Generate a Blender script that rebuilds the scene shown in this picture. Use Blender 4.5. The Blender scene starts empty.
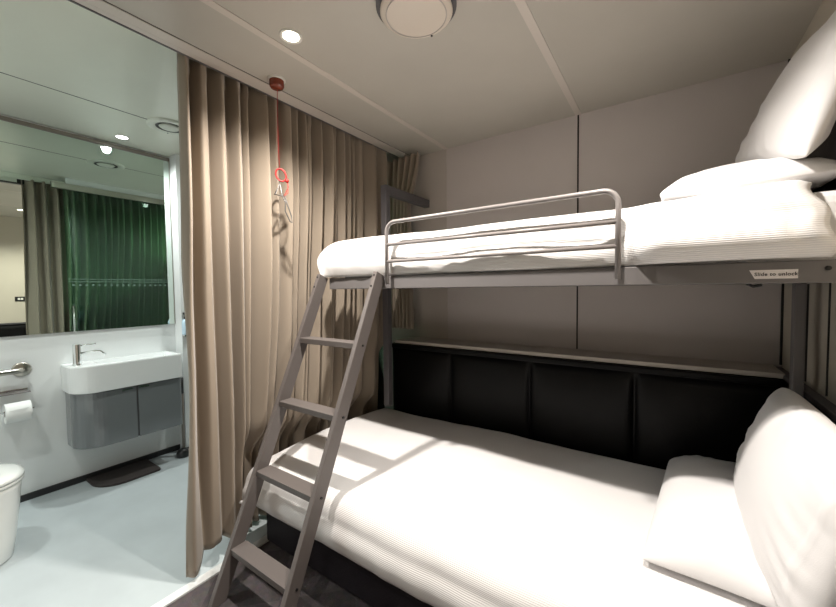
import bpy, bmesh, math, random
from mathutils import Vector, Matrix, noise

sc = bpy.context.scene
COL = sc.collection
random.seed(7)

# ------------------------------------------------------------------ camera
cam_d = bpy.data.cameras.new('camera')
cam_d.sensor_fit = 'HORIZONTAL'
cam_d.sensor_width = 36.0
cam_d.lens = 36.0 * 364.068 / 836.0
cam_d.clip_start = 0.02
cam = bpy.data.objects.new('camera', cam_d)
COL.objects.link(cam)
R_ = Vector((0.825963, 0.563592, -0.012185))
U_ = Vector((-0.012718, 0.040239, 0.999109))
F_ = Vector((-0.563580, 0.825072, -0.040404))
M = Matrix(((R_.x, U_.x, -F_.x, 0.0), (R_.y, U_.y, -F_.y, 0.0), (R_.z, U_.z, -F_.z, 1.30), (0, 0, 0, 1)))
cam.matrix_world = M
sc.camera = cam

# ------------------------------------------------------------------ world, exposure
w = bpy.data.worlds.new('world')
sc.world = w
w.use_nodes = True
w.node_tree.nodes['Background'].inputs[0].default_value = (1.0, 0.95, 0.9, 1)
w.node_tree.nodes['Background'].inputs[1].default_value = 0.05
vs = sc.view_settings
vs.view_transform = 'Standard'
vs.look = 'None'
vs.gamma = 1.0
vs.use_curve_mapping = False
vs.exposure = 0.30
sc.cycles.max_bounces = 10
sc.cycles.diffuse_bounces = 6
sc.cycles.glossy_bounces = 6
sc.cycles.transparent_max_bounces = 12
sc.cycles.use_denoising = True
sc.cycles.caustics_reflective = False
sc.cycles.caustics_refractive = False
sc.cycles.sample_clamp_indirect = 6.0

# lamp settings (used by the downlight builder further down)
WARM = (1.0, 0.93, 0.85)
COOL = (0.95, 1.0, 0.96)
P_BATH_FILL = 40.0
P_BED, P_SIDE, P_REAR_FILL, P_BATH, P_BATH2 = 118.0, 82.0, 38.0, 52.0, 34.0
CEIL, BCEIL = 2.30, 2.38

# ------------------------------------------------------------------ materials
def nmat(name, col, rough=0.5, metal=0.0, spec=0.5, bump=None, var=None, coat=0.0, sheen=0.0):
    m = bpy.data.materials.new(name)
    m.use_nodes = True
    nt = m.node_tree
    b = nt.nodes['Principled BSDF']
    b.inputs['Base Color'].default_value = (*col, 1)
    b.inputs['Roughness'].default_value = rough
    b.inputs['Metallic'].default_value = metal
    b.inputs['Specular IOR Level'].default_value = spec
    b.inputs['Coat Weight'].default_value = coat
    b.inputs['Sheen Weight'].default_value = sheen
    tc = nt.nodes.new('ShaderNodeTexCoord')
    if var:
        n = nt.nodes.new('ShaderNodeTexNoise')
        n.inputs['Scale'].default_value = var[0]
        n.inputs['Detail'].default_value = 5
        nt.links.new(tc.outputs['Object'], n.inputs['Vector'])
        r = nt.nodes.new('ShaderNodeValToRGB')
        r.color_ramp.elements[0].position = 0.3
        r.color_ramp.elements[1].position = 0.7
        k = var[1]
        r.color_ramp.elements[0].color = (*[c * (1 - k) for c in col], 1)
        r.color_ramp.elements[1].color = (*[min(1, c * (1 + k)) for c in col], 1)
        nt.links.new(n.outputs['Fac'], r.inputs['Fac'])
        nt.links.new(r.outputs['Color'], b.inputs['Base Color'])
    if bump:
        n = nt.nodes.new('ShaderNodeTexNoise')
        n.inputs['Scale'].default_value = bump[0]
        n.inputs['Detail'].default_value = 4
        nt.links.new(tc.outputs['Object'], n.inputs['Vector'])
        bp = nt.nodes.new('ShaderNodeBump')
        bp.inputs['Strength'].default_value = bump[1]
        bp.inputs['Distance'].default_value = 0.01
        nt.links.new(n.outputs['Fac'], bp.inputs['Height'])
        nt.links.new(bp.outputs['Normal'], b.inputs['Normal'])
    return m

M_ = {}
M_['ceiling'] = nmat('ceiling_paint', (0.48, 0.455, 0.405), 0.38, var=(2.0, 0.06), bump=(4, 0.04))
M_['ceil_trim'] = nmat('ceiling_strip', (0.60, 0.55, 0.50), 0.45)
M_['wall'] = nmat('wall_laminate', (0.58, 0.535, 0.52), 0.5, var=(1.5, 0.04))
M_['wall_brown'] = nmat('wall_laminate_brown', (0.51, 0.465, 0.43), 0.5, var=(1.5, 0.04))
M_['wall_cream'] = nmat('wall_laminate_cream', (0.55, 0.50, 0.42), 0.45, var=(1.5, 0.03))
M_['gap'] = nmat('panel_joint', (0.015, 0.014, 0.013), 0.7)
M_['shelf'] = nmat('shelf_laminate', (0.50, 0.46, 0.41), 0.4)
M_['bath_wall'] = nmat('bathroom_wall', (0.82, 0.84, 0.84), 0.22, var=(1.2, 0.015))
M_['bath_ceil'] = nmat('bathroom_ceiling', (0.74, 0.76, 0.66), 0.35, var=(2.0, 0.04))
M_['bath_floor'] = nmat('vinyl_floor', (0.47, 0.52, 0.54), 0.42, var=(5.0, 0.05))
M_['skirt'] = nmat('black_skirting', (0.02, 0.02, 0.022), 0.4)
M_['frame_dark'] = nmat('grey_steel_dark', (0.085, 0.08, 0.085), 0.45)
M_['frame'] = nmat('grey_steel', (0.16, 0.15, 0.15), 0.42)
M_['ladder'] = nmat('ladder_steel', (0.130, 0.114, 0.108), 0.42)
M_['rail'] = nmat('guard_tube', (0.24, 0.22, 0.215), 0.35)
M_['bolt'] = nmat('bolt', (0.03, 0.03, 0.03), 0.4, 0.6)
M_['leather'] = nmat('black_leather', (0.002, 0.002, 0.0022), 0.40, spec=0.22, bump=(180, 0.08))
M_['bed_base'] = nmat('dark_base_fabric', (0.022, 0.019, 0.024), 0.6, spec=0.2, bump=(160, 0.2))
M_['chrome'] = nmat('chrome', (0.80, 0.82, 0.82), 0.12, 1.0)
M_['steel'] = nmat('brushed_steel', (0.50, 0.47, 0.42), 0.28, 1.0)
M_['ceramic'] = nmat('white_ceramic', (0.86, 0.88, 0.88), 0.12, coat=0.3)
M_['toilet'] = nmat('toilet_ceramic', (0.80, 0.82, 0.80), 0.14, coat=0.3)
M_['vanity'] = nmat('grey_gloss_cabinet', (0.175, 0.188, 0.195), 0.14, coat=0.4)
M_['paper'] = nmat('toilet_paper', (0.88, 0.89, 0.88), 0.9)
M_['card'] = nmat('card_core', (0.30, 0.24, 0.18), 0.9)
M_['black'] = nmat('black_plastic', (0.012, 0.012, 0.013), 0.35)
M_['brown_mat'] = nmat('brown_mat', (0.045, 0.036, 0.034), 0.85, bump=(200, 0.3))
M_['pole'] = nmat('grey_brown_pole', (0.24, 0.21, 0.18), 0.4)
M_['bottle'] = nmat('pale_blue_plastic', (0.55, 0.72, 0.85), 0.25)
M_['white'] = nmat('white_plastic', (0.75, 0.73, 0.68), 0.4)
M_['vent'] = nmat('vent_plastic', (0.66, 0.59, 0.51), 0.45)
M_['vent_bath'] = nmat('vent_plastic_white', (0.72, 0.75, 0.66), 0.4)
M_['red'] = nmat('red_cord', (0.42, 0.010, 0.008), 0.5)
M_['red_box'] = nmat('dark_red_plastic', (0.20, 0.035, 0.016), 0.25)
M_['tag'] = nmat('clear_grey_tag', (0.09, 0.085, 0.08), 0.4, 0.0)
M_['label'] = nmat('label_paper', (0.80, 0.76, 0.76), 0.5)
M_['ink'] = nmat('label_ink', (0.01, 0.01, 0.012), 0.6)
M_['threshold'] = nmat('threshold_strip', (0.70, 0.72, 0.72), 0.35)
M_['pillow'] = nmat('pillowcase', (0.79, 0.78, 0.785), 0.85, bump=(420, 0.06), sheen=0.1)

def carpet_mat():
    m = nmat('carpet', (0.10, 0.075, 0.085), 0.95, bump=(350, 0.9))
    nt = m.node_tree
    b = nt.nodes['Principled BSDF']
    tc = nt.nodes.new('ShaderNodeTexCoord')
    ch = nt.nodes.new('ShaderNodeTexChecker')
    ch.inputs['Scale'].default_value = 3.2
    ch.inputs['Color1'].default_value = (0.115, 0.085, 0.095, 1)
    ch.inputs['Color2'].default_value = (0.080, 0.058, 0.066, 1)
    n = nt.nodes.new('ShaderNodeTexNoise')
    n.inputs['Scale'].default_value = 40
    n.inputs['Detail'].default_value = 6
    mp = nt.nodes.new('ShaderNodeMapping')
    mp.inputs['Rotation'].default_value = (0, 0, math.radians(45))
    nt.links.new(tc.outputs['Object'], mp.inputs['Vector'])
    nt.links.new(mp.outputs['Vector'], ch.inputs['Vector'])
    nt.links.new(tc.outputs['Object'], n.inputs['Vector'])
    mx = nt.nodes.new('ShaderNodeMix')
    mx.data_type = 'RGBA'
    mx.blend_type = 'OVERLAY'
    mx.inputs[0].default_value = 0.6
    nt.links.new(ch.outputs['Color'], mx.inputs[6])
    nt.links.new(n.outputs['Color'], mx.inputs[7])
    hs = nt.nodes.new('ShaderNodeHueSaturation')
    hs.inputs['Saturation'].default_value = 0.5
    nt.links.new(mx.outputs[2], hs.inputs['Color'])
    nt.links.new(hs.outputs['Color'], b.inputs['Base Color'])
    return m
M_['carpet'] = carpet_mat()

def stripe_mat():
    # woven satin stripe, runs along the length of the bed (UV v = arc length across the bed)
    m = nmat('striped_cotton', (0.83, 0.815, 0.81), 0.8, sheen=0.1)
    nt = m.node_tree
    b = nt.nodes['Principled BSDF']
    tc = nt.nodes.new('ShaderNodeTexCoord')
    wv = nt.nodes.new('ShaderNodeTexWave')
    wv.wave_type = 'BANDS'
    wv.bands_direction = 'Y'
    mp = nt.nodes.new('ShaderNodeMapping')
    mp.inputs['Scale'].default_value = (1, 2.3, 1)
    nt.links.new(tc.outputs['UV'], mp.inputs['Vector'])
    wv.inputs['Scale'].default_value = 25.0
    wv.inputs['Distortion'].default_value = 0.0
    nt.links.new(mp.outputs['Vector'], wv.inputs['Vector'])
    r = nt.nodes.new('ShaderNodeValToRGB')
    r.color_ramp.elements[0].position = 0.25
    r.color_ramp.elements[1].position = 0.6
    r.color_ramp.elements[0].color = (0.74, 0.73, 0.735, 1)
    r.color_ramp.elements[1].color = (0.83, 0.815, 0.81, 1)
    nt.links.new(wv.outputs['Fac'], r.inputs['Fac'])
    nt.links.new(r.outputs['Color'], b.inputs['Base Color'])
    bp = nt.nodes.new('ShaderNodeBump')
    bp.inputs['Strength'].default_value = 0.25
    bp.inputs['Distance'].default_value = 0.003
    nt.links.new(wv.outputs['Fac'], bp.inputs['Height'])
    nt.links.new(bp.outputs['Normal'], b.inputs['Normal'])
    return m
M_['stripe'] = stripe_mat()

def curtain_mat():
    m = nmat('taupe_curtain', (0.318, 0.262, 0.203), 0.85, var=(1.5, 0.05), bump=(500, 0.08), sheen=0.25)
    return m
M_['curtain'] = curtain_mat()

def mirror_mat():
    m = bpy.data.materials.new('mirror_glass')
    m.use_nodes = True
    b = m.node_tree.nodes['Principled BSDF']
    b.inputs['Base Color'].default_value = (0.74, 0.84, 0.78, 1)
    b.inputs['Metallic'].default_value = 1.0
    b.inputs['Roughness'].default_value = 0.0
    return m
M_['mirror'] = mirror_mat()

def glass_mat():
    m = bpy.data.materials.new('green_glass')
    m.use_nodes = True
    nt = m.node_tree
    nt.nodes.remove(nt.nodes['Principled BSDF'])
    out = nt.nodes['Material Output']
    tr = nt.nodes.new('ShaderNodeBsdfTransparent')
    tr.inputs[0].default_value = (0.70, 0.92, 0.79, 1)
    gl = nt.nodes.new('ShaderNodeBsdfGlossy')
    gl.inputs['Roughness'].default_value = 0.0
    fr = nt.nodes.new('ShaderNodeFresnel')
    fr.inputs['IOR'].default_value = 1.5
    mx = nt.nodes.new('ShaderNodeMixShader')
    nt.links.new(fr.outputs[0], mx.inputs[0])
    nt.links.new(tr.outputs[0], mx.inputs[1])
    nt.links.new(gl.outputs[0], mx.inputs[2])
    nt.links.new(mx.outputs[0], out.inputs['Surface'])
    return m
M_['glass'] = glass_mat()
M_['frost'] = nmat('frosted_dots', (0.14, 0.20, 0.17), 0.6)

def emit_mat(name, col, s):
    m = bpy.data.materials.new(name)
    m.use_nodes = True
    b = m.node_tree.nodes['Principled BSDF']
    b.inputs['Emission Color'].default_value = (*col, 1)
    b.inputs['Emission Strength'].default_value = s
    return m
M_['lamp_warm'] = emit_mat('lamp_warm', (1.0, 0.90, 0.72), 14.0)
M_['lamp_cool'] = emit_mat('lamp_cool', (0.95, 1.0, 0.97), 14.0)

# ------------------------------------------------------------------ helpers
def obj(name, bm, mat, parent=None, smooth=False, bevel=0.0, subsurf=0, matrix=None):
    bmesh.ops.recalc_face_normals(bm, faces=bm.faces)
    me = bpy.data.meshes.new(name)
    bm.to_mesh(me)
    bm.free()
    o = bpy.data.objects.new(name, me)
    COL.objects.link(o)
    if mat is not None:
        me.materials.append(M_[mat] if isinstance(mat, str) else mat)
    if smooth:
        for p in me.polygons:
            p.use_smooth = True
    if bevel > 0:
        md = o.modifiers.new('bevel', 'BEVEL')
        md.width = bevel
        md.segments = 3
        md.limit_method = 'ANGLE'
        md.angle_limit = math.radians(40)
    if subsurf:
        md = o.modifiers.new('subsurf', 'SUBSURF')
        md.levels = md.render_levels = subsurf
    if matrix is not None:
        o.matrix_world = matrix
    if parent is not None:
        o.parent = parent
        if parent.get('_loc') is not None:
            o.matrix_parent_inverse = Matrix.Translation(-Vector(parent['_loc']))
        elif parent.parent is not None or parent.location.length > 0:
            o.matrix_parent_inverse = Matrix.Translation(-parent.location)
    return o

def thing(name, label, cat, loc=(0, 0, 0), group=None):
    o = bpy.data.objects.new(name, None)
    COL.objects.link(o)
    o.location = loc
    o.empty_display_size = 0.05
    o['label'] = label
    o['category'] = cat
    if group:
        o['group'] = group
    return o

def tag(o, label, cat, group=None):
    o['label'] = label
    o['category'] = cat
    if group:
        o['group'] = group
    return o

def struct(name, bm, mat, bevel=0.0):
    o = obj(name, bm, mat, bevel=bevel)
    o['kind'] = 'structure'
    return o

def box(x0, x1, y0, y1, z0, z1, bm=None):
    bm = bm or bmesh.new()
    v = [bm.verts.new((x, y, z)) for x in (x0, x1) for y in (y0, y1) for z in (z0, z1)]
    for f in ((0, 1, 3, 2), (4, 6, 7, 5), (0, 4, 5, 1), (2, 3, 7, 6), (0, 2, 6, 4), (1, 5, 7, 3)):
        bm.faces.new([v[i] for i in f])
    return bm

def tube(pts, r, bm=None, n=12, closed=False, caps=True):
    """A round tube along a polyline."""
    bm = bm or bmesh.new()
    pts = [Vector(p) for p in pts]
    rings = []
    N = len(pts)
    up = None
    for i, p in enumerate(pts):
        if closed:
            t = (pts[(i + 1) % N] - pts[i - 1]).normalized()
        elif i == 0:
            t = (pts[1] - pts[0]).normalized()
        elif i == N - 1:
            t = (pts[-1] - pts[-2]).normalized()
        else:
            t = ((pts[i + 1] - p).normalized() + (p - pts[i - 1]).normalized()).normalized()
        if up is None:
            up = t.orthogonal().normalized()
        up = (up - t * up.dot(t)).normalized()
        s = t.cross(up)
        rr = r[i] if isinstance(r, (list, tuple)) else r
        rings.append([bm.verts.new(p + (up * math.cos(a) + s * math.sin(a)) * rr) for a in [2 * math.pi * k / n for k in range(n)]])
    for i in range(N if closed else N - 1):
        a, b = rings[i], rings[(i + 1) % N]
        for k in range(n):
            bm.faces.new((a[k], a[(k + 1) % n], b[(k + 1) % n], b[k]))
    if caps and not closed:
        bm.faces.new(rings[0][::-1])
        bm.faces.new(rings[-1])
    return bm

def arc(c, r, a0, a1, ax1, ax2, n=8):
    c, ax1, ax2 = Vector(c), Vector(ax1), Vector(ax2)
    return [c + ax1 * (r * math.cos(a0 + (a1 - a0) * i / n)) + ax2 * (r * math.sin(a0 + (a1 - a0) * i / n)) for i in range(n + 1)]

def lathe(prof, c, axis='z', n=40, bm=None):
    """prof = [(radius, height)], closed at both ends when radius is 0."""
    bm = bm or bmesh.new()
    c = Vector(c)
    ax = {'z': (Vector((1, 0, 0)), Vector((0, 1, 0)), Vector((0, 0, 1))), 'y': (Vector((1, 0, 0)), Vector((0, 0, 1)), Vector((0, 1, 0))), 'x': (Vector((0, 1, 0)), Vector((0, 0, 1)), Vector((1, 0, 0)))}[axis]
    rings = []
    for r, h in prof:
        if r < 1e-6:
            rings.append([bm.verts.new(c + ax[2] * h)])
        else:
            rings.append([bm.verts.new(c + ax[0] * (r * math.cos(2 * math.pi * k / n)) + ax[1] * (r * math.sin(2 * math.pi * k / n)) + ax[2] * h) for k in range(n)])
    for a, b in zip(rings[:-1], rings[1:]):
        for k in range(n):
            q = (k + 1) % n
            if len(a) == 1 and len(b) == 1:
                continue
            if len(a) == 1:
                bm.faces.new((a[0], b[q], b[k]))
            elif len(b) == 1:
                bm.faces.new((a[k], a[q], b[0]))
            else:
                bm.faces.new((a[k], a[q], b[q], b[k]))
    return bm

def loft(rings, bm=None, cap0=True, cap1=True):
    bm = bm or bmesh.new()
    vr = [[bm.verts.new(p) for p in r] for r in rings]
    n = len(vr[0])
    for a, b in zip(vr[:-1], vr[1:]):
        for k in range(n):
            bm.faces.new((a[k], a[(k + 1) % n], b[(k + 1) % n], b[k]))
    if cap0:
        bm.faces.new(vr[0][::-1])
    if cap1:
        bm.faces.new(vr[-1])
    return bm

def grid(fn, nu, nv, bm=None, uv=None):
    bm = bm or bmesh.new()
    vs_ = [[bm.verts.new(fn(i / nu, j / nv)) for j in range(nv + 1)] for i in range(nu + 1)]
    lay = bm.loops.layers.uv.verify() if uv else None
    for i in range(nu):
        for j in range(nv):
            f = bm.faces.new((vs_[i][j], vs_[i + 1][j], vs_[i + 1][j + 1], vs_[i][j + 1]))
            if uv:
                for l, (a, b) in zip(f.loops, ((i, j), (i + 1, j), (i + 1, j + 1), (i, j + 1))):
                    l[lay].uv = uv(a / nu, b / nv)
    return bm

def smoothstep(a, b, x):
    t = max(0.0, min(1.0, (x - a) / (b - a)))
    return t * t * (3 - 2 * t)

# ------------------------------------------------------------------ the room shell
WX = 0.442          # right wall
WY = 2.316          # back wall
BX = -3.315         # bathroom mirror wall
YF = -1.70          # wall behind the camera
struct('floor', box(-1.69, WX + .1, YF - .1, WY + .1, -0.1, 0.0), 'carpet')
struct('floor_bathroom', box(BX - .1, -1.735, -0.42, WY + .1, -0.1, 0.0), 'bath_floor')
struct('trim_1', box(-1.735, -1.69, -0.32, WY, -0.1, 0.008), 'threshold')
struct('ceiling', box(-1.604, WX + .1, YF - .1, WY + .1, CEIL, CEIL + .1), 'ceiling')
struct('ceiling_bathroom', box(BX - .1, -1.722, -0.42, WY + .1, BCEIL, BCEIL + .1), 'bath_ceil')
struct('wall_back', box(-1.32, WX + .1, WY, WY + .1, 0, CEIL), 'wall')
struct('wall_back_left', box(BX, -1.324, WY, WY + .1, 0, BCEIL), 'wall_brown')
struct('wall_right', box(WX, WX + .1, YF, WY, 0, CEIL), 'wall_cream')
struct('wall_front', box(-1.72, WX, YF - .1, YF, 0, CEIL), 'wall_cream')
struct('wall_left', box(-1.80, -1.70, YF, -0.32, 0, BCEIL), 'wall_cream')
struct('wall_bathroom_left', box(BX - .1, -1.80, -0.42, -0.32, 0, BCEIL), 'bath_wall')
struct('wall_mirror', box(BX - .1, BX, -0.42, WY + .1, 0, BCEIL), 'bath_wall')
struct('wall_nib', box(BX, -3.192, 1.328, 1.45, 0, BCEIL), 'bath_wall')
# panel joints and strips
struct('trim_2', box(-0.441, -0.433, WY - .003, WY + .01, 0.93, CEIL), 'gap')
struct('trim_3', box(-1.3235, -1.3195, WY - .002, WY + .01, 0.93, CEIL), 'wall_brown')
struct('trim_4', box(WX - .008, WX + .002, WY - .008, WY + .002, 0.93, CEIL), 'gap')
struct('trim_5', box(-0.452, -0.420, YF, WY - .001, CEIL - .003, CEIL + .001), 'ceil_trim')
struct('trim_6', box(-1.335, -1.303, YF, WY - .001, CEIL - .003, CEIL + .001), 'ceil_trim')
struct('trim_7', box(WX - .004, WX + .002, 1.735, 1.741, 0.93, CEIL), 'gap')
struct('trim_8', box(WX - .006, WX + .002, 1.955, 2.02, 0.93, 1.30), 'gap')
struct('trim_9', box(-1.657, -1.606, -0.319, WY, CEIL - .004, CEIL + .06), 'ceil_trim')
struct('trim_10', box(-1.606, -1.603, -0.319, WY, CEIL - .001, CEIL + .02), 'gap')
struct('trim_11', box(-1.688, -1.661, -0.319, WY, CEIL - .002, CEIL + .06), 'ceil_trim')
struct('trim_12', box(-1.661, -1.657, -0.319, WY, CEIL + .01, CEIL + .06), 'gap')
struct('trim_14', box(-1.765, -1.750, -0.319, WY, 2.335, BCEIL), 'bath_ceil')
struct('trim_16', box(-1.713, -1.708, -0.319, .72, 2.312, BCEIL), 'bath_ceil')
struct('trim_15', box(BX, -1.74, 0.0, 0.001, BCEIL - .0005, BCEIL), 'gap')
struct('trim_13', box(-2.70, -2.694, -0.42, WY, BCEIL - .001, BCEIL + .001), 'gap')
struct('baseboard_bathroom', box(BX, BX + .012, -0.32, 1.33, 0, 0.04), 'skirt')
struct('baseboard_nib', box(-3.20, -3.18, 1.318, 1.45, 0, 0.04), 'skirt')

# sliding glass partition between bathroom and room (behind the curtain)
gd = thing('glass_partition', 'green tinted glass partition behind the curtain, seen in the bathroom mirror', 'glass partition', (-1.93, 1.6, 0))
obj('pane', box(-1.934, -1.926, 0.98, WY - .004, 0.012, 2.27), 'glass', gd)
bm = bmesh.new()
for k in range(26):
    lathe([(0, -.0006), (.010, -.0006), (.010, .0006), (0, .0006)], (-1.9365, 1.02 + k * 0.048, 1.375), 'x', 12, bm)
for zz in (1.43, 1.405):
    box(-1.9365, -1.9355, 0.985, WY - .01, zz, zz + .006, bm)
obj('frosted_band', bm, 'frost', gd)
obj('pull_handle', tube([(-1.945, 1.01, .70), (-1.945, 1.01, 1.18)], .008), 'chrome', gd, smooth=True)
tk = thing('sliding_door_track', 'dark double track for the sliding glass door above the bathroom opening', 'door track', (-1.71, 0.8, CEIL))
obj('channel', box(-1.706, -1.689, -0.319, WY - .002, CEIL + .006, CEIL + .08), 'gap', tk)
obj('lip', box(-1.700, -1.694, -0.319, WY - .002, CEIL - .003, CEIL + .005), 'frame', tk)
obj('top_guide', box(-1.95, -1.91, 0.9, WY - .002, 2.272, 2.325), 'steel', tk)
obj('guide_hanger', box(-1.94, -1.92, 1.0, WY - .002, 2.325, BCEIL - .001), 'bath_wall', tk)

# ------------------------------------------------------------------ lamps
def downlight(label, x, y, z, mat, col, power, group, r=.031, spot=2.3, blend=0.9):
    t = thing('ceiling_downlight', label, 'light', (x, y, z), group)
    prof = [(r * 1.0, -.002), (r * 1.25, -.006), (r * 1.38, -.004), (r * 1.40, 0.0)]
    obj('trim_ring', lathe(prof, (x, y, z), 'z', 32), 'white', t, smooth=True)
    obj('lens', lathe([(0, -.0045), (r * .7, -.004), (r, -.002)], (x, y, z), 'z', 32), mat, t, smooth=True)
    ld = bpy.data.lights.new('bulb', 'SPOT')
    ld.energy = power
    ld.color = col
    ld.spot_size = spot
    ld.spot_blend = blend
    ld.shadow_soft_size = .024
    lo = bpy.data.objects.new('bulb', ld)
    COL.objects.link(lo)
    lo.parent = t
    lo.location = (0, 0, -.016)
    return t
downlight('warm ceiling downlight beside the curtain', -1.234, 0.943, CEIL, 'lamp_warm', WARM, P_BED, 'ceiling lights', spot=2.6, blend=1.0)
downlight('warm ceiling downlight between the vent and the right wall, out of view', -0.23, 0.96, CEIL, 'lamp_warm', WARM, P_SIDE, 'ceiling lights', spot=2.3, blend=0.75)
downlight('added warm fill lamp behind the camera, out of view', -0.35, -0.45, CEIL, 'lamp_warm', WARM, P_REAR_FILL, 'ceiling lights')  # unseen fill lamp, added to raise the ambient light in the room
downlight('white bathroom downlight above the washbasin', -3.143, 0.976, BCEIL, 'lamp_cool', COOL, P_BATH, 'ceiling lights', spot=2.9)
downlight('white bathroom downlight above the toilet, out of view', -2.55, -0.05, BCEIL, 'lamp_cool', COOL, P_BATH2, 'ceiling lights', spot=2.9)

downlight('added white fill lamp behind the curtain, out of view', -2.55, 1.85, BCEIL, 'lamp_cool', COOL, P_BATH_FILL, 'ceiling lights', spot=2.9)  # unseen lamp added to brighten the curtain's back and the wall past the nib

# ------------------------------------------------------------------ ceiling fittings
t = thing('ceiling_vent', 'round beige ceiling vent cover in the middle of the bedroom ceiling', 'vent', (-0.73, 1.06, CEIL))
c = (-0.742, 1.098, CEIL)
obj('collar', lathe([(.142, 0), (.142, -.010), (.120, -.012), (.105, -.004), (.0, -.004)], c, 'z', 56), 'frame_dark', t, smooth=False)
obj('cover_disc', lathe([(0, -.042), (.095, -.041), (.122, -.034), (.128, -.028), (.126, -.020), (.100, -.012), (0, -.012)], c, 'z', 56), 'vent', t, smooth=True)
obj('rim_groove', lathe([(.104, -.0395), (.106, -.0425), (.108, -.0390)], c, 'z', 56), 'wall_brown', t, smooth=True)
obj('screw', lathe([(0, -.040), (.004, -.039), (.004, -.030), (0, -.030)], (-0.752, 1.216, CEIL), 'z', 10), 'black', t)

t = thing('ceiling_vent', 'round white extractor vent in the bathroom ceiling', 'vent', (-2.70, 1.10, BCEIL))
c = (-2.695, 1.095, BCEIL)
obj('flange', lathe([(.125, 0), (.125, -.006), (.112, -.012), (.080, -.010), (.074, .0)], c, 'z', 48), 'vent_bath', t, smooth=True)
obj('opening', lathe([(.078, -.009), (.066, -.002), (0, -.002)], c, 'z', 48), 'black', t)
obj('center_disc', lathe([(0, -.016), (.050, -.015), (.060, -.008), (.052, -.003), (0, -.003)], c, 'z', 48), 'vent_bath', t, smooth=True)
obj('screw', lathe([(0, -.014), (.004, -.013), (.004, -.006), (0, -.006)], (-2.79, 1.12, BCEIL), 'z', 10), 'black', t)

# emergency pull cord unit on ceiling
t = thing('emergency_pull_switch', 'dark red ceiling pull switch with a red cord in front of the curtain', 'pull switch', (-1.535, 1.09, CEIL))
c = (-1.537, 1.087, CEIL)
obj('base_plate', lathe([(.040, 0), (.040, -.007), (.036, -.010), (0, -.010)], c, 'z', 32), 'white', t, smooth=False)
obj('housing', lathe([(.033, -.010), (.033, -.034), (.028, -.042), (0, -.043)], c, 'z', 32), 'red_box', t, smooth=True)
cx, cy = -1.602, 1.133
obj('cord', tube([(-1.545, 1.095, CEIL - .04), (-1.575, 1.115, 2.225), (cx, cy, 2.15), (cx, cy, 2.0), (cx + .002, cy + .002, 1.905)], .0012, n=8), 'red', t, smooth=True)
ringc = Vector((cx + .005, cy + .006, 1.875))
rd = Vector((.62, .78, 0)).normalized()
obj('pull_ring', tube([ringc + rd * (.024 * math.cos(a)) + Vector((0, 0, .030 * math.sin(a) - .006 * math.cos(a))) for a in [2 * math.pi * k / 22 for k in range(22)]], .0042, n=8, closed=True), 'red', t, smooth=True)
kn = ringc + rd * .028 + Vector((0, 0, -.027))
obj('knot', lathe([(0, -.012), (.007, -.007), (.009, 0), (.006, .008), (0, .012)], kn, 'z', 12), 'red', t, smooth=True)
obj('cord_tail', tube([kn, kn + rd * .006 + Vector((0, 0, -.03)), kn + rd * -.012 + Vector((0, 0, -.07)), kn + rd * -.02 + Vector((0, 0, -.085)), kn + rd * .003 + Vector((0, 0, -.06)), kn + rd * .004], .0016, n=6), 'red', t, smooth=True)
bm = bmesh.new()
a = ringc + Vector((0, 0, -.045)) - rd * .006
P1 = [a, a - rd * .024 + Vector((0, 0, -.052)), a + rd * .012 + Vector((0, 0, -.058))]
tube(P1, .0055, bm, 8, closed=True)
obj('handle_triangle', bm, 'tag', t, smooth=True)
b0 = a + rd * .010 + Vector((0, 0, -.058))
obj('handle_strap', tube([b0, b0 + rd * .014 + Vector((0, 0, -.03)), b0 + rd * .012 + Vector((0, 0, -.075)), b0 + rd * .034 + Vector((0, 0, -.125)), b0 + rd * .044 + Vector((0, 0, -.13)), b0 + rd * .040 + Vector((0, 0, -.095)), b0 + rd * .026 + Vector((0, 0, -.05)), b0 + rd * .012], .0032, n=8), 'tag', t, smooth=True)

# ------------------------------------------------------------------ curtains
def fold_profile(valleys):
    """valley list -> function of y, round ridges between narrow deep valleys."""
    def f(y):
        for a, b in zip(valleys[:-1], valleys[1:]):
            if a <= y <= b:
                t = (y - a) / (b - a)
                skew = 0.5 + 0.17 * math.sin(a * 83)
                t = 0.5 * t / skew if t < skew else 0.5 + 0.5 * (t - skew) / (1 - skew)
                dp = min(1.25, math.sqrt((b - a) / 0.075))
                return -1.0 + 2.0 * dp * math.sin(math.pi * t) ** 0.95 * (0.88 + 0.12 * math.sin(a * 47)) + 0.16 * math.sin(3 * math.pi * t + a * 31) * math.sin(math.pi * t)
        return -1.0
    return f
ridges = [0.728, 0.812, 0.884, 0.972, 1.040, 1.083, 1.165, 1.242, 1.312, 1.368, 1.426, 1.477, 1.537, 1.618, 1.660, 1.725, 1.790, 1.832, 1.900, 1.990, 2.05, 2.135]
fp = fold_profile(ridges)
Y0, Y1 = 0.742, 2.115
NU, NV = 420, 70
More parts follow.
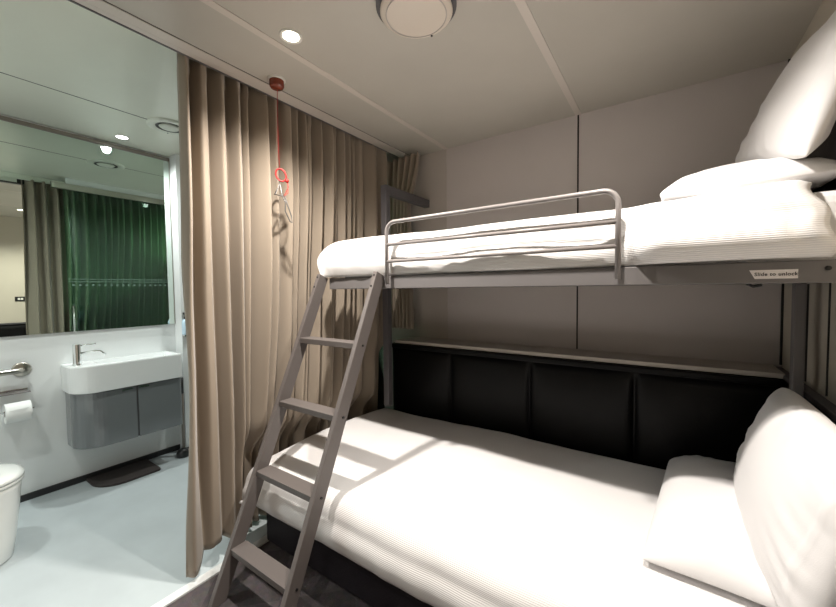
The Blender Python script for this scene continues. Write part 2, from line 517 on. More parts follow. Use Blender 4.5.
def curtain_pt(u, v, off=0.0):
    z = 2.345 + (0.03 - 2.345) * v
    y = Y0 + (Y1 - Y0) * u
    drift = 0.030 * noise.noise((y * 3.0, z * 0.7, 3.1)) * smoothstep(0.0, 0.5, v)
    drift += 0.09 * smoothstep(0.15, 0.95, v) * smoothstep(0.85, 1.15, y) * smoothstep(2.1, 1.6, y)
    yy = min(Y1, max(Y0, y + drift))
    w_ = fp(yy)
    am = 0.056 + 0.004 * smoothstep(0.05, 0.35, v) + 0.010 * noise.noise((y * 5, z * 0.6, 9.0))
    am *= 1 - 0.42 * smoothstep(0.65, 1.0, v)
    x = -1.752 + am * w_ + 0.006 * noise.noise((y * 9, z * 2.2, 0.3))
    x += 0.010 * w_ * noise.noise((y * 4, z * 1.5, 5.0))
    # the foot of the bed pushes the cloth back
    push = smoothstep(0.62, 0.42, z) * smoothstep(0.93, 1.08, y)
    push = max(push, smoothstep(0.98, 0.80, z) * smoothstep(1.90, 2.02, y))
    x -= 0.120 * push
    # stiff header tape
    if v < 0.035:
        x = -1.72 + (x + 1.72) * 0.75
    # first panel swings a little
    y2 = y - 0.014 * smoothstep(0.1, 0.5, v) * (1 - smoothstep(0.0, 0.12, u)) - 0.022 * smoothstep(0.6, 1.0, v) * (1 - smoothstep(0.0, 0.10, u))
    # hem lifts between first panel and the rest
    if v > 0.9:
        lift = 0.080 * smoothstep(0.018, 0.07, u) * smoothstep(0.22, 0.13, u) * smoothstep(0.9, 1.0, v)
        z += lift * (0.75 + 0.25 * math.sin(y * 31))
    return Vector((x, y2, z))
bm = grid(lambda u, v: curtain_pt(u, v), NU, NV)
cu = obj('curtain', bm, 'curtain', smooth=True)
sd = cu.modifiers.new('thick', 'SOLIDIFY')
sd.thickness = 0.004
sd.offset = -1
tag(cu, 'long taupe pleated curtain hanging across the bathroom opening', 'curtain')

def bundle_pt(u, v):
    z = 2.275 + (1.0 - 2.275) * v
    xt = -1.800 + 0.330 * u
    xb = -1.765 + 0.200 * u
    k = smoothstep(0.0, 0.32, v)
    x = xt + (xb - xt) * k + 0.006 * noise.noise((u * 4, z * 4, 1.0))
    y = 2.236 - 0.03 * u + 0.034 * math.cos(2 * math.pi * u * 5.5 + 0.9 * math.sin(z * 4)) + 0.012 * noise.noise((u * 5, z * 3.5, 2.0))
    return Vector((x, min(y, 2.296), z))
cb = obj('curtain', grid(bundle_pt, 90, 60), 'curtain', smooth=True)
sd = cb.modifiers.new('thick', 'SOLIDIFY')
sd.thickness = 0.004
sd.offset = 0
tag(cb, 'short gathered taupe curtain end bunched in the back corner', 'curtain')

t = thing('curtain_rail', 'pale ceiling curtain rail the taupe curtain hangs from', 'curtain rail', (-1.72, 1.5, CEIL))
obj('rail_profile', box(-1.742, -1.712, 0.76, 2.12, 2.356, BCEIL - .001), 'ceil_trim', t)
for k, y in enumerate(ridges[1:-1]):
    obj('glider', box(-1.732, -1.722, y - .006, y + .006, 2.346, 2.356), 'bolt', t)

# ------------------------------------------------------------------ lower bed
PANEL_Y = 2.09
t = thing('back_upholstery', 'black padded leather panel along the wall behind the lower bed', 'padded panel', (-0.65, 2.2, 0))
obj('backing', box(-1.672, WX - .040, PANEL_Y + .012, 2.296, 0.02, 0.905), 'leather', t, bevel=.006)
def cushion(x0, x1, y, z0, z1, d, ax='y'):
    def f(u, v):
        a, b = 2 * u - 1, 2 * v - 1
        e = (max(0, 1 - abs(a) ** 6) * max(0, 1 - abs(b) ** 6)) ** 0.45
        bulge = d * e + 0.006 * e * (1 - a * a) * (1 - b * b)
        p = x0 + (x1 - x0) * u
        z = z0 + (z1 - z0) * v
        if ax == 'y':
            return Vector((p, y - bulge, z))
        return Vector((y - bulge, p, z))
    return grid(f, 40, 40)
xs = [-1.669, -1.180, -0.655, -0.127, WX - .041]
for a, b in zip(xs[:-1], xs[1:]):
    obj('cushion', cushion(a + .002, b - .002, PANEL_Y + .014, 0.05, 0.868, 0.030), 'leather', t, smooth=True)
obj('top_roll', box(-1.670, WX - .041, PANEL_Y - .012, PANEL_Y + .014, 0.872, 0.902), 'leather', t, bevel=.008)

t = thing('side_upholstery', 'black padded headboard on the right wall beside the lower pillows', 'headboard', (0.4, 1.5, 0))
obj('backing', box(WX - .021, WX - .001, 0.75, 2.296, 0.02, 0.90), 'leather', t, bevel=.005)
for a, b in ((0.76, 1.20), (1.205, 1.645), (1.65, 2.09)):
    obj('cushion', cushion(a, b, WX - .020, 0.05, 0.885, 0.012, 'x'), 'leather', t, smooth=True)
obj('top_strip', box(WX - .036, WX - .001, 0.75, 2.30, 0.902, 0.922), 'frame_dark', t, bevel=.003)

sh = obj('wall_shelf', box(-1.64, WX - .03, PANEL_Y + .006, WY - .003, 0.906, 0.928), 'shelf', bevel=.002)
tag(sh, 'narrow beige ledge on top of the black padded back panel', 'shelf')

bed = thing('platform_bed', 'wide lower bed with black base and white striped duvet', 'bed', (-0.68, 1.55, 0))
obj('bed_base', box(-1.69, WX - .08, 1.06, 2.045, 0.012, 0.27), 'bed_base', bed, bevel=.012)
obj('mattress', box(-1.70, WX - .085, 1.045, 2.055, 0.272, 0.405), 'pillow', bed, bevel=.04)
def slab_duvet(x0, x1, y0, y1, ztop, zhem, r, seed, crown=0.02, rb=0.05, wob=0.012, zback=None, rl=None, bulge=0.02):
    """duvet: flat top that rolls over the front (y0), left (x0) and back (y1) edges. returns bmesh with uv (x, arclength)."""
    rl = rl or r
    zback = zback if zback is not None else ztop - .06
    def roll(s, rr, drop):
        # s = distance past the start of the roll; returns (outward, down)
        q = rr * math.pi / 2
        if s <= 0:
            return 0.0, 0.0
        if s < q:
            a = s / rr
            return rr * math.sin(a), rr * (1 - math.cos(a))
        k = (s - q)
        b = bulge * math.sin(min(1.0, k / max(1e-4, drop - rr)) * math.pi)
        return rr + b, rr + k
    ly = r * math.pi / 2 + (ztop - zhem - r)
    lb = rb * math.pi / 2 + max(0, ztop - zback - rb)
    lx = rl * math.pi / 2 + (ztop - zhem - rl)
    fy0, fy1, fx0 = y0 + r, y1 - rb, x0 + rl
    sy0, sy1 = -ly, (fy1 - fy0) + lb
    sx0, sx1 = -lx, (x1 - fx0)
    def f(u, v):
        sx = sx0 + (sx1 - sx0) * u
        sy = sy0 + (sy1 - sy0) * v
        ox, dx = roll(-sx, rl, ztop - zhem)
        if sy < 0:
            oy, dy = roll(-sy, r, ztop - zhem)
            y = fy0 - oy
        else:
            oy, dy = roll(sy - (fy1 - fy0), rb, ztop - zback)
            y = (fy0 + sy - max(0, sy - (fy1 - fy0))) + oy
        x = fx0 + max(0, sx) - ox
        hem = 0.010 * noise.noise((x * 2.3 + seed, y * 2.3, 0))
        d = max(dx, dy) + 0.35 * min(dx, dy)
        d = min(d, ztop - zhem + 0.0 + hem)
        z = ztop - d
        on = max(0, 1 - max(dx, dy) / 0.08)
        cx_ = (x - x0) / (x1 - x0)
        cy_ = (y - y0) / (y1 - y0)
        z += crown * on * max(0, 4 * cy_ * (1 - cy_))
        n1 = noise.noise((x * 2.2 + seed, y * 2.6, 1.7))
        n2 = noise.noise((x * 7 + seed, y * 5, 4.7))
        z += on * (wob * n1 + wob * .3 * n2)
        side = 1 - on
        y += side * (0.010 * noise.noise((x * 3 + seed, z * 3, 8.0)) + .004 * noise.noise((x * 14, z * 5, seed))) * (1 if sy < 0 else 0)
        x += side * 0.010 * noise.noise((y * 3 + seed, z * 3, 2.0)) * (1 if sx < 0 else 0)
        return Vector((x, y, z))
    def uv(u, v):
        return (sx0 + (sx1 - sx0) * u, sy0 + (sy1 - sy0) * v)
    return grid(f, 150, 110, uv=uv)
dv = obj('duvet', slab_duvet(-1.735, 0.36, 0.985, 2.052, 0.445, 0.245, 0.085, 3.0, crown=.022, rb=.06, zback=.33), 'stripe', bed, smooth=True)
sd = dv.modifiers.new('thick', 'SOLIDIFY')
sd.thickness = 0.012
sd.offset = -1

# ------------------------------------------------------------------ pillows
def pillow(W, H, T, seed, wr=0.006, under=1.0, ears=0.06, corner=0.07):
    """soft pillow in local x,y with thickness along z: bowed edges, rounded corners, soft creases towards the ends."""
    def f(side):
        def g(u, v):
            a, b = 2 * u - 1, 2 * v - 1
            # even spacing bunched to the edges so the roll of the case is smooth
            a = math.sin(a * math.pi / 2)
            b = math.sin(b * math.pi / 2)
            k = 1 - corner * (a * b) ** 4
            px = a * (1 - ears * (1 - b * b)) * k
            py = b * (1 - ears * (1 - a * a)) * k
            e = max(0.0, (1 - a * a)) * max(0.0, (1 - b * b))
            h = e ** 0.42
            n = noise.noise((a * 1.3 + seed, b * 1.3, side * 3.0))
            cr = noise.noise((a * 1.8 + seed, b * 6 + 2.5 * a, side * 5.0 + 1)) * smoothstep(0.3, 0.9, abs(a))
            cr += 0.7 * noise.noise((a * 6 + 2 * b, b * 1.8 + seed, side * 4.0)) * smoothstep(0.4, 0.95, abs(b))
            th = T / 2 * (under if side < 0 else 2 - under)
            z = side * (th * h * (1 + 0.12 * n)) + wr * cr * min(1.0, e * 5)
            # hem cord of the open end
            z += side * 0.004 * math.exp(-((a - 0.86) / 0.018) ** 2) * min(1.0, e * 6)
            return Vector((px * W / 2, py * H / 2, z))
        return g
    bm = bmesh.new()
    grid(f(1), 64, 52, bm)
    grid(f(-1), 64, 52, bm)
    bmesh.ops.remove_doubles(bm, verts=bm.verts, dist=0.0004)
    return bm

def place(cx_, xd, yd):
    xd = Vector(xd).normalized()
    yd = Vector(yd)
    yd = (yd - xd * yd.dot(xd)).normalized()
    zd = xd.cross(yd)
    return Matrix(((xd.x, yd.x, zd.x, cx_[0]), (xd.y, yd.y, zd.y, cx_[1]), (xd.z, yd.z, zd.z, cx_[2]), (0, 0, 0, 1)))

pl = obj('pillow', pillow(0.80, 0.37, 0.15, 1.0, under=.3, corner=.02, ears=.03), 'pillow', smooth=True, matrix=place((0.165, 1.62, 0.488), (0.09, 1, 0.0), (-1, 0.02, -0.02)))
tag(pl, 'white pillow lying flat on the lower bed', 'pillow', 'white pillows')
pl = obj('pillow', pillow(0.71, 0.46, 0.18, 5.0, wr=.011, corner=.10), 'pillow', smooth=True, matrix=place((0.300, 1.42, 0.725), (0.05, -1, -0.06), (0.25, 0.0, 0.95)))
tag(pl, 'white pillow standing against the black headboard of the lower bed', 'pillow', 'white pillows')

def pillow_between(bb, bf, tb, tf, T, seed, wr=0.01, under=1.0, ears=0.05, corner=0.04):
    """a pillow whose four corners rest where given (so it may twist where it leans)."""
    bb, bf, tb, tf = map(Vector, (bb, bf, tb, tf))
    bm = pillow(2.0, 2.0, T, seed, wr, under, ears, corner)
    nrm_ = (bf - bb).cross(tb - bb).normalized()
    for v in bm.verts:
        a, b, z = v.co
        p, q = (a + 1) / 2, (b + 1) / 2
        v.co = bb * (1 - p) * (1 - q) + bf * p * (1 - q) + tb * (1 - p) * q + tf * p * q + nrm_ * z
    return bm

# ------------------------------------------------------------------ upper bunk
RZ0, RZ1 = 1.303, 1.362
RY = 1.352
bunk = thing('bunk_bed_frame', 'grey steel upper bunk frame fixed to the walls above the lower bed', 'bunk bed', (-0.53, 1.8, 1.3))
rail_f = obj('front_rail', box(-1.50, WX - .012, RY, RY + .035, RZ0, RZ1), 'frame', bunk, bevel=.003)
obj('back_rail', box(-1.50, WX - .012, 2.215, 2.25, RZ0, RZ1), 'frame', bunk, bevel=.003)
obj('end_rail', box(-1.50, -1.465, RY + .036, 2.214, RZ0, RZ1), 'frame', bunk, bevel=.003)
obj('end_rail', box(WX - .047, WX - .012, RY + .036, 2.214, RZ0, RZ1), 'frame', bunk, bevel=.003)
obj('base_board', box(-1.464, WX - .048, RY + .036, 2.214, RZ0 + .012, RZ0 + .03), 'frame_dark', bunk)
obj('post', box(-1.507, -1.464, 1.80, 1.842, 0.545, 1.958), 'frame_dark', bunk, bevel=.003)
obj('post', box(0.372, 0.402, 1.80, 1.842, 0.0, RZ0), 'frame', bunk, bevel=.003)
obj('wall_arm', box(-1.507, -1.464, 1.842, WY - .002, 1.902, 1.958), 'frame_dark', bunk, bevel=.003)
obj('latch', tube([(0.193, RY + .05, RZ0 - .002), (0.200, RY + .02, RZ0 - .008), (0.218, RY + .02, RZ0 - .004)], .004), 'black', bunk, smooth=True)
for x, z in ((0.338, 1.34),):
    obj('bolt', lathe([(0, -.004), (.006, -.003), (.006, .002), (0, .002)], (x, RY, z), 'y', 12), 'bolt', bunk)
# guard rail
GY = 1.326
gr = thing('bunk_guard_rail', 'bent steel tube guard rail on the front edge of the upper bunk', 'guard rail', (-0.61, GY, RZ1))
xl, xr, zt, rc = -1.078, -0.130, 1.608, 0.045
pts = [(xl, GY, RZ0 + .02)] + arc((xl + rc, GY, zt - rc), rc, math.pi, math.pi / 2, (1, 0, 0), (0, 0, 1)) + arc((xr - rc, GY, zt - rc), rc, math.pi / 2, 0, (1, 0, 0), (0, 0, 1)) + [(xr, GY, RZ0 + .02)]
obj('hoop', tube(pts, .0088), 'rail', gr, smooth=True)
for z in (1.506, 1.428):
    obj('crossbar', tube([(xl, GY, z), (xr, GY, z)], .0075), 'rail', gr, smooth=True)
# sign
sg = obj('label_plate', None or box(0, 1, 0, 1, 0, 1), 'label', bunk)
bm = bmesh.new()
lx0, lx1, lz0, lz1, lY = 0.188, 0.284, 1.3155, 1.3395, RY - .0012
front = [(lx0 + .012, lz0), (lx1, lz0), (lx1, lz1), (lx0, lz1)]
vf = [bm.verts.new((x, lY, z)) for x, z in front]
vb = [bm.verts.new((x, RY + .0005, z)) for x, z in front]
bm.faces.new(vf)
bm.faces.new(vb[::-1])
for k in range(4):
    bm.faces.new((vf[k], vb[k], vb[(k + 1) % 4], vf[(k + 1) % 4]))
bmesh.ops.recalc_face_normals(bm, faces=bm.faces)
bm.to_mesh(sg.data)
bm.free()
sg['label'] = 'pale sticker reading Slide to unlock'
tx = bpy.data.curves.new('lettering', 'FONT')
tx.body = 'Slide to unlock'
tx.size = 0.0132
tx.shear = 0.05
tx.offset = 0.0003
tx.space_character = 1.08
tx.extrude = 0.0002
tx.align_x = 'CENTER'
tx.align_y = 'CENTER'
tmp = bpy.data.objects.new('tmp', tx)
COL.objects.link(tmp)
dg = bpy.context.evaluated_depsgraph_get()
me = bpy.data.meshes.new_from_object(tmp.evaluated_get(dg))
bpy.data.objects.remove(tmp)
lt = bpy.data.objects.new('lettering', me)
COL.objects.link(lt)
me.materials.clear()
me.materials.append(M_['ink'])
me.transform(Matrix.Translation(((lx0 + lx1) / 2 + .005, lY - .0004, (lz0 + lz1) / 2)) @ Matrix.Rotation(math.radians(90), 4, 'X') @ Matrix.Scale(0.98, 4))
lt.parent = sg

# bedding on the upper bunk
ub = thing('bunk_mattress', 'upper bunk mattress under a white striped duvet', 'mattress', (-0.55, 1.8, RZ1))
obj('mattress', box(-1.45, WX - .014, 1.40, 2.14, RZ0 + .032, 1.548), 'pillow', ub, bevel=.035)
def upper_duvet():
    ztop, zhem, r = 1.562, 1.366, 0.075
    x0, x1, y0, y1 = -1.600, 0.335, 1.362, 2.165
    bm = slab_duvet(x0, x1, y0, y1, ztop, zhem, r, 21.0, crown=.008, rb=.06, wob=.008, zback=1.40, rl=.15, bulge=.016)
    for v in bm.verts:
        x, y, z = v.co
        # right of the guard rail the duvet sags out past the bunk rail
        k = smoothstep(-0.13, -0.02, x) * smoothstep(1.55, 1.40, y)
        q = smoothstep(1.345, 1.42, z)
        v.co.y -= 0.055 * k * (0.35 + 0.65 * q)
        v.co.z += 0.014 * k * smoothstep(1.5, 1.56, z) * smoothstep(0.0, 0.2, x)
        # the head end of the duvet is folded down over the sheet in a soft edge
        e_ = smoothstep(x1 - 0.05, x1, x)
        v.co.z -= 0.008 * e_ * e_ * smoothstep(1.45, 1.56, z)
        v.co.y += 0.022 * e_ * e_ * smoothstep(1.55, 1.40, y)
        v.co.x += smoothstep(x1 - 0.2, x1, x) * (0.022 * noise.noise((y * 6, z * 14, 3.3)) - 0.015 * smoothstep(1.54, 1.40, y) * smoothstep(1.47, 1.56, z) + 0.010 * math.sin(z * 60))
        v.co.y += 0.010 * math.exp(-((x - 0.235 - (1.56 - z) * 0.30) / 0.016) ** 2) * smoothstep(1.55, 1.40, y) * smoothstep(1.55, 1.45, z)
        # held back behind the guard rail, creased along the bars
        g = smoothstep(-1.10, -1.04, x) * smoothstep(-0.12, -0.20, x)
        v.co.y -= 0.013 * g * smoothstep(1.5, 1.4, y) * smoothstep(1.53, 1.36, z) - 0.006 * g * smoothstep(1.5, 1.4, y)
        v.co.y += 0.016 * g * math.exp(-((z - 1.452 - .006 * math.sin(x * 9)) / .013) ** 2) * smoothstep(1.42, 1.38, y)
        v.co.x += 0.07 * smoothstep(1.48, 1.36, z) * smoothstep(-1.42, -1.55, x)
        # foot end rolls over the left end
        v.co.y -= 0.02 * smoothstep(-1.12, -1.25, x) * smoothstep(1.5, 1.36, y)
    return bm
dv = obj('duvet', upper_duvet(), 'stripe', ub, smooth=True)
sd = dv.modifiers.new('thick', 'SOLIDIFY')
sd.thickness = 0.010
sd.offset = -1

t = thing('bunk_headboard', 'black padded headboard on the right wall behind the upper bunk pillows', 'headboard', (0.42, 1.7, 1.55))
obj('cushion', cushion(1.30, 2.20, WX - .012, 1.56, 1.84, 0.02, 'x'), 'leather', t, smooth=True)
obj('backing', box(WX - .012, WX - .001, 1.30, 2.20, 1.56, 1.84), 'leather', t)

pl = obj('pillow', pillow(0.64, 0.42, 0.14, 9.0, under=.5, corner=.0, ears=.02), 'pillow', smooth=True, matrix=place((0.188, 1.74, 1.610), (0.0, 1, 0.04), (-1, 0.05, -0.02)))
tag(pl, 'white pillow lying flat at the head of the upper bunk', 'pillow', 'white pillows')
pl = obj('pillow', pillow_between((.215, 1.95, 1.765), (.298, 1.37, 1.625), (.405, 1.95, 2.13), (.405, 1.22, 2.00), 0.13, 14.0), 'pillow', smooth=True)
tag(pl, 'white pillow propped against the wall on the upper bunk', 'pillow', 'white pillows')

# ------------------------------------------------------------------ ladder
lad = thing('bunk_ladder', 'grey steel ladder leaning on the left end of the upper bunk', 'ladder', (-1.32, 0.8, 0))
A = Vector((0, 1.300, 1.385))
B = Vector((0, 0.690, 0.0))
d = (A - B).normalized()
nrm = Vector((0, d.z, -d.y))          # perpendicular, pointing to the bed
DEP = 0.062
def stile(x0, x1):
    bm = bmesh.new()
    q = []
    for x in (x0, x1):
        top_f, bot_f = B + d * ((A - B).length), B.copy()
        bot_b = B + nrm * DEP
        # cut level with the floor
        bot_b = bot_b - d * (bot_b.z / d.z)
        top_b = A + nrm * DEP
        q.append([Vector((x, p.y, p.z)) for p in (bot_f, bot_b, top_b, top_f)])
    va = [bm.verts.new(p) for p in q[0]]
    vb = [bm.verts.new(p) for p in q[1]]
    bm.faces.new(va)
    bm.faces.new(vb[::-1])
    for k in range(4):
        bm.faces.new((va[k], vb[k], vb[(k + 1) % 4], va[(k + 1) % 4]))
    return bm
SX = ((-1.535, -1.512), (-1.140, -1.117))
for x0, x1 in SX:
    s = obj('stile', stile(x0, x1), 'ladder', lad, bevel=.002)
    for k in (0.02, 0.075):
        p = A - d * k
        obj('bolt', lathe([(0, -.003), (.005, -.002), (.005, .004), (0, .004)], ((x0 + x1) / 2, p.y, p.z), 'y', 10), 'bolt', lad)
for z in (0.205, 0.490, 0.775, 1.062):
    yf = B.y + (A.y - B.y) * z / A.z
    obj('rung', box(SX[0][1] - .001, SX[1][0] + .001, yf + .004, yf + .075, z - .026, z), 'ladder', lad, bevel=.002)
    obj('bolt', lathe([(0, -.002), (.005, -.002), (.005, .004), (0, .004)], (SX[1][1], yf + .035, z - .012), 'x', 10), 'bolt', lad)

# ------------------------------------------------------------------ small fittings on the walls
t = thing('door_hinge', 'small steel hinge on the back wall above the ledge in the left corner', 'hinge', (-1.62, WY, 1.1))
obj('leaf', box(-1.622, -1.606, WY - .004, WY - .001, 1.06, 1.15), 'steel', t, bevel=.001)
obj('knuckle', tube([(-1.624, WY - .006, 1.06), (-1.624, WY - .006, 1.15)], .005), 'steel', t, smooth=True)
t = thing('light_switch', 'black double switch plate on the cream wall, seen in the bathroom mirror', 'switch', (WX, 1.01, 1.23))
obj('plate', box(WX - .008, WX - .0005, 0.96, 1.06, 1.20, 1.26), 'black', t, bevel=.003)
for y in (0.985, 1.012):
    obj('rocker', box(WX - .012, WX - .008, y, y + .022, 1.217, 1.243), 'white', t, bevel=.002)

# ------------------------------------------------------------------ bathroom
t = thing('wall_mirror_glass', 'wide bathroom mirror above the washbasin reflecting a green curtain', 'mirror', (BX, 0.4, 1.7))
obj('glass', box(BX + .001, BX + .012, -0.315, 1.322, 1.040, 2.340), 'mirror', t)
obj('frame', box(BX + .001, BX + .020, -0.315, 1.326, 2.341, 2.365), 'pole', t)
obj('edge_strip', box(BX + .001, BX + .016, 1.323, 1.327, 1.04, 2.341), 'steel', t)

def dshape(x0, x1, y0, y1, r, n=10):
    """plan outline: back edge on wall x0, front at x1, rounded front corner at y0 side (and a small one at y1)."""
    P = [(x0, y1), (x0, y0)]
    for i in range(n + 1):
        a = math.pi - (math.pi / 2) * i / n
        P.append((x1 - r + r * math.cos(a - math.pi / 2), y0 + r - r * math.sin(math.pi - a + math.pi / 2 - 0)) if False else (x1 - r + r * math.sin(math.pi / 2 * i / n), y0 + r - r * math.cos(math.pi / 2 * i / n)))
    r2 = 0.02
    for i in range(5):
        a = math.pi / 2 * i / 4
        P.append((x1 - r2 + r2 * math.cos(a), y1 - r2 + r2 * math.sin(a)))
    return P
vx0 = BX + .002
bas = thing('washbasin', 'white ceramic washbasin on the grey bathroom cabinet', 'washbasin', (-3.18, 0.95, 0.68))
outer = dshape(vx0, -3.045, 0.640, 1.262, 0.13)
def inset(P, k, cx0=-3.17, cy0=1.0):
    return [(cx0 + (x - cx0) * (1 - k * 1.0), cy0 + (y - cy0) * (1 - k)) for x, y in P]
def well(P, ins):
    # bowl outline, leaves a tap deck on the left
    out = []
    for x, y in P:
        out.append((max(vx0 + .02, min(-3.045 - .014, x)), max(0.80, min(1.262 - .016, y))))
    return out
zt = 0.828
rings = [[(x, y, 0.650) for x, y in inset(outer, .03)], [(x, y, 0.654) for x, y in outer], [(x, y, zt - .008) for x, y in outer], [(x, y, zt) for x, y in inset(outer, .015)]]
wl = dshape(vx0 + .018, -3.062, 0.79, 1.245, 0.09)
rings += [[(x, y, zt) for x, y in wl], [(x, y, zt - .012) for x, y in inset(wl, .02)], [(x, y, zt - .085) for x, y in inset(wl, .12)], [(x, y, zt - .10) for x, y in inset(wl, .4)]]
obj('bowl', loft(rings), 'ceramic', bas, smooth=False, bevel=.004)
obj('drain', lathe([(0, .006), (.02, .005), (.022, 0), (0, 0)], (-3.17, 1.0, zt - .100), 'z', 20), 'chrome', bas, smooth=True)

cab = thing('vanity_cabinet', 'glossy grey two door cabinet hung under the washbasin', 'cabinet', (-3.18, 0.95, 0.3))
cout = dshape(vx0, -3.058, 0.655, 1.258, 0.15)
zb, zc = 0.288, 0.646
obj('body', loft([[(x, y, zb) for x, y in inset(cout, .04)], [(x, y, zc) for x, y in inset(cout, .04)]]), 'frame_dark', cab)
split_y = 0.972
def door_shell(y0, y1):
    """curved front skin of the cabinet between y0 and y1 (follows the outline)."""
    path = []
    for a, b in zip(cout[1:-1], cout[2:]):
        for k in range(80):
            s = k / 80
            path.append((a[0] + (b[0] - a[0]) * s, a[1] + (b[1] - a[1]) * s))
    path.append(cout[-1])
    seg = [p for p in path if y0 <= p[1] <= y1]
    inn = [(-3.17 + (x + 3.17) * .86, 1.0 + (y - 1.0) * .965) for x, y in seg]
    bm = bmesh.new()
    loop = seg + inn[::-1]
    lo = [bm.verts.new((x, y, zb - .004)) for x, y in loop]
    hi = [bm.verts.new((x, y, zc - .002)) for x, y in loop]
    n = len(loop)
    m_ = len(seg)
    for k in range(n):
        bm.faces.new((lo[k], lo[(k + 1) % n], hi[(k + 1) % n], hi[k]))
    for k in range(m_ - 1):
        bm.faces.new((lo[k], lo[k + 1], lo[n - 2 - k], lo[n - 1 - k]))
        bm.faces.new((hi[k], hi[k + 1], hi[n - 2 - k], hi[n - 1 - k]))
    return bm
for y0, y1, hy in ((0.650, split_y - .002, (split_y - .085, split_y - .025)), (split_y + .003, 1.27, (split_y + .012, split_y + .07))):
    dr = obj('door', door_shell(y0, y1), 'vanity', cab, smooth=False)
    h = obj('handle', box(-3.062, -3.052, hy[0], hy[1], zc - .016, zc - .010), 'chrome', dr)

tap = thing('basin_tap', 'chrome single lever tap on the left of the washbasin', 'tap', (-3.19, 0.715, zt))
tp = Vector((-3.185, 0.695, zt))
obj('body', lathe([(0, 0), (.027, 0), (.024, .006), (.022, .010), (.022, .135), (.020, .138), (0, .138)], tp, 'z', 24), 'chrome', tap, smooth=False)
obj('spout', tube([tp + Vector((.008, .018, .075)), tp + Vector((.03, .09, .082)), tp + Vector((.036, .110, .079)), tp + Vector((.044, .135, .052))], .0075, n=10), 'chrome', tap, smooth=True)
obj('lever', tube([tp + Vector((.003, .010, .125)), tp + Vector((.022, .095, .130))], .005, n=8), 'chrome', tap, smooth=True)

mt = obj('floor_mat', None or bmesh.new(), 'brown_mat')
bm = bmesh.new()
mo = dshape(BX + .014, -3.03, 0.735, 1.09, 0.16)
bm2 = loft([[(x, y, .0005) for x, y in mo], [(x, y, .014) for x, y in mo]])
bm.free()
bmesh.ops.recalc_face_normals(bm2, faces=bm2.faces)
bm2.to_mesh(mt.data)
bm2.free()
tag(mt, 'dark brown round cornered mat on the floor under the grey cabinet', 'mat')

sq = thing('floor_squeegee', 'slim grey brown pole with black foot standing beside the grey cabinet', 'squeegee', (-3.15, 1.29, 0))
obj('pole', tube([(-3.150, 1.292, .05), (-3.150, 1.292, .62)], .011), 'pole', sq, smooth=True)
obj('grip', tube([(-3.147, 1.290, .50), (-3.147, 1.290, .625)], .013), 'black', sq, smooth=True)
obj('foot', lathe([(0, 0.001), (.042, 0.001), (.045, .03), (.034, .055), (.016, .065), (0, .066)], (-3.140, 1.280, 0), 'z', 24), 'black', sq, smooth=True)

sp = thing('soap_dispenser', 'pale blue soap bottle with black pump beside the bathroom mirror', 'soap bottle', (-3.165, 1.345, 0.98))
sc_ = Vector((-3.178, 1.352, 0.955))
obj('bottle', lathe([(0, 0), (.026, 0), (.028, .01), (.028, .10), (.018, .12), (.012, .125), (0, .126)], sc_, 'z', 24), 'bottle', sp, smooth=True)
obj('pump', lathe([(0, .126), (.014, .126), (.014, .142), (.006, .144), (.006, .16), (.020, .162), (.020, .178), (0, .18)], sc_, 'z', 20), 'black', sp, smooth=True)
obj('holder', box(-3.1915, -3.150, 1.330, 1.380, 0.945, 0.954), 'chrome', sp)

# grab rail
g = thing('grab_rail', 'brushed steel grab rail on the white wall above the toilet', 'grab rail', (BX, 0.3, 0.84))
gy, gz, gx = 0.462, 0.828, BX + .060
obj('rail', tube([(BX + .002, gy, gz)] + arc((BX + .030, gy - .035, gz), .035, 0, 0, (0, 1, 0), (1, 0, 0), 1)[:1] + [(BX + .030, gy, gz), (BX + .047, gy - .010, gz), (gx, gy - .032, gz), (gx, gy - .50, gz), (BX + .047, gy - .522, gz), (BX + .030, gy - .532, gz), (BX + .002, gy - .532, gz)], .016), 'steel', g, smooth=True)
for y in (gy, gy - .532):
    obj('rosette', lathe([(0, .012), (.038, .011), (.044, .006), (.044, .001), (0, .001)], (BX, y, gz), 'x', 32), 'steel', g, smooth=True)

# toilet roll holder and roll
h = thing('toilet_roll_holder', 'chrome toilet roll holder on the white wall below the grab rail', 'toilet roll holder', (BX, 0.43, 0.69))
hx = BX + .055
obj('wall_plate', box(BX + .001, BX + .010, 0.355, 0.485, 0.685, 0.712), 'chrome', h, bevel=.003)
obj('flap', box(BX + .010, BX + .050, 0.358, 0.492, 0.688, 0.693), 'frame', h, bevel=.002)
obj('arm', tube([(BX + .008, 0.356, 0.70), (hx, 0.352, 0.69), (hx, 0.352, 0.60), (hx, 0.368, 0.588), (hx, 0.50, 0.588)], .006), 'chrome', h, smooth=True)
tr = thing('toilet_roll', 'white toilet paper roll on the chrome holder', 'toilet roll', (hx, 0.44, 0.588))
obj('paper', lathe([(.020, -.054), (.058, -.054), (.059, -.050), (.059, .050), (.058, .054), (.020, .054), (.020, -.054)], (hx, 0.430, 0.580), 'y', 40), 'paper', tr, smooth=False)
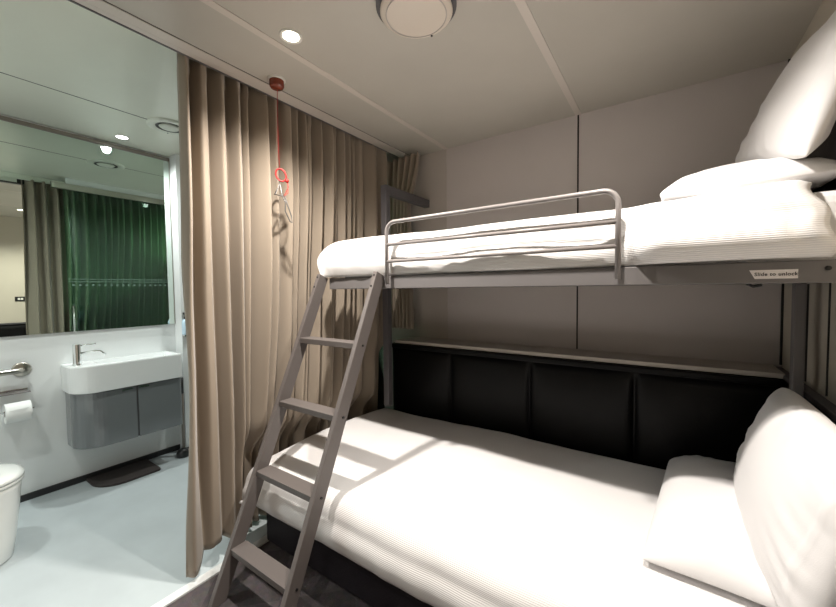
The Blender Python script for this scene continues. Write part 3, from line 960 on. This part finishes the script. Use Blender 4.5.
obj('core', lathe([(.0195, -.0525), (.0195, .0525), (.018, .0525), (.018, -.0525), (.0195, -.0525)], (hx, 0.430, 0.580), 'y', 32), 'card', tr, smooth=False)
bm = bmesh.new()
v1 = [bm.verts.new((hx + .0595, 0.385, 0.605)), bm.verts.new((hx + .0595, 0.475, 0.612)), bm.verts.new((hx + .0605, 0.427, 0.575))]
v2 = [bm.verts.new(v.co + Vector((.0008, 0, 0))) for v in v1]
bm.faces.new(v1)
bm.faces.new(v2[::-1])
for k in range(3):
    bm.faces.new((v1[k], v2[k], v2[(k + 1) % 3], v1[(k + 1) % 3]))
obj('folded_sheet', bm, 'paper', tr)

# toilet
wc = thing('toilet', 'white ceramic toilet with closed lid in the bathroom corner', 'toilet', (-2.735, 0.05, 0))
def toilet_ring(z, front, hw, back=-0.315, n=24, xc=-2.735, p=2.5):
    P = [(xc - hw * .95, back), (xc - hw * .97, back + .12)]
    mid = front - hw * 1.35
    for i in range(n + 1):
        a = math.pi - math.pi * i / n
        ca, sa = math.cos(a), math.sin(a)
        P.append((xc + hw * math.copysign(abs(ca) ** (2 / p), ca), mid + (front - mid) * abs(sa) ** (2 / p)))
    P += [(xc + hw * .97, back + .12), (xc + hw * .95, back)]
    return [(x, y, z) for x, y in P]
obj('bowl', loft([toilet_ring(0.0, .312, .158), toilet_ring(0.010, .320, .164), toilet_ring(.10, .332, .169), toilet_ring(.24, .348, .175), toilet_ring(.345, .358, .180), toilet_ring(.366, .360, .182), toilet_ring(.370, .354, .178)]), 'toilet', wc)
obj('seat', loft([toilet_ring(.372, .362, .184), toilet_ring(.375, .368, .188), toilet_ring(.384, .368, .188), toilet_ring(.387, .362, .184)]), 'toilet', wc)
obj('lid', loft([toilet_ring(.389, .362, .184), toilet_ring(.392, .370, .189), toilet_ring(.406, .368, .188), toilet_ring(.414, .350, .175), toilet_ring(.417, .30, .14)]), 'toilet', wc)
for o in wc.children:
    for p in o.data.polygons:
        p.use_smooth = len(p.vertices) == 4
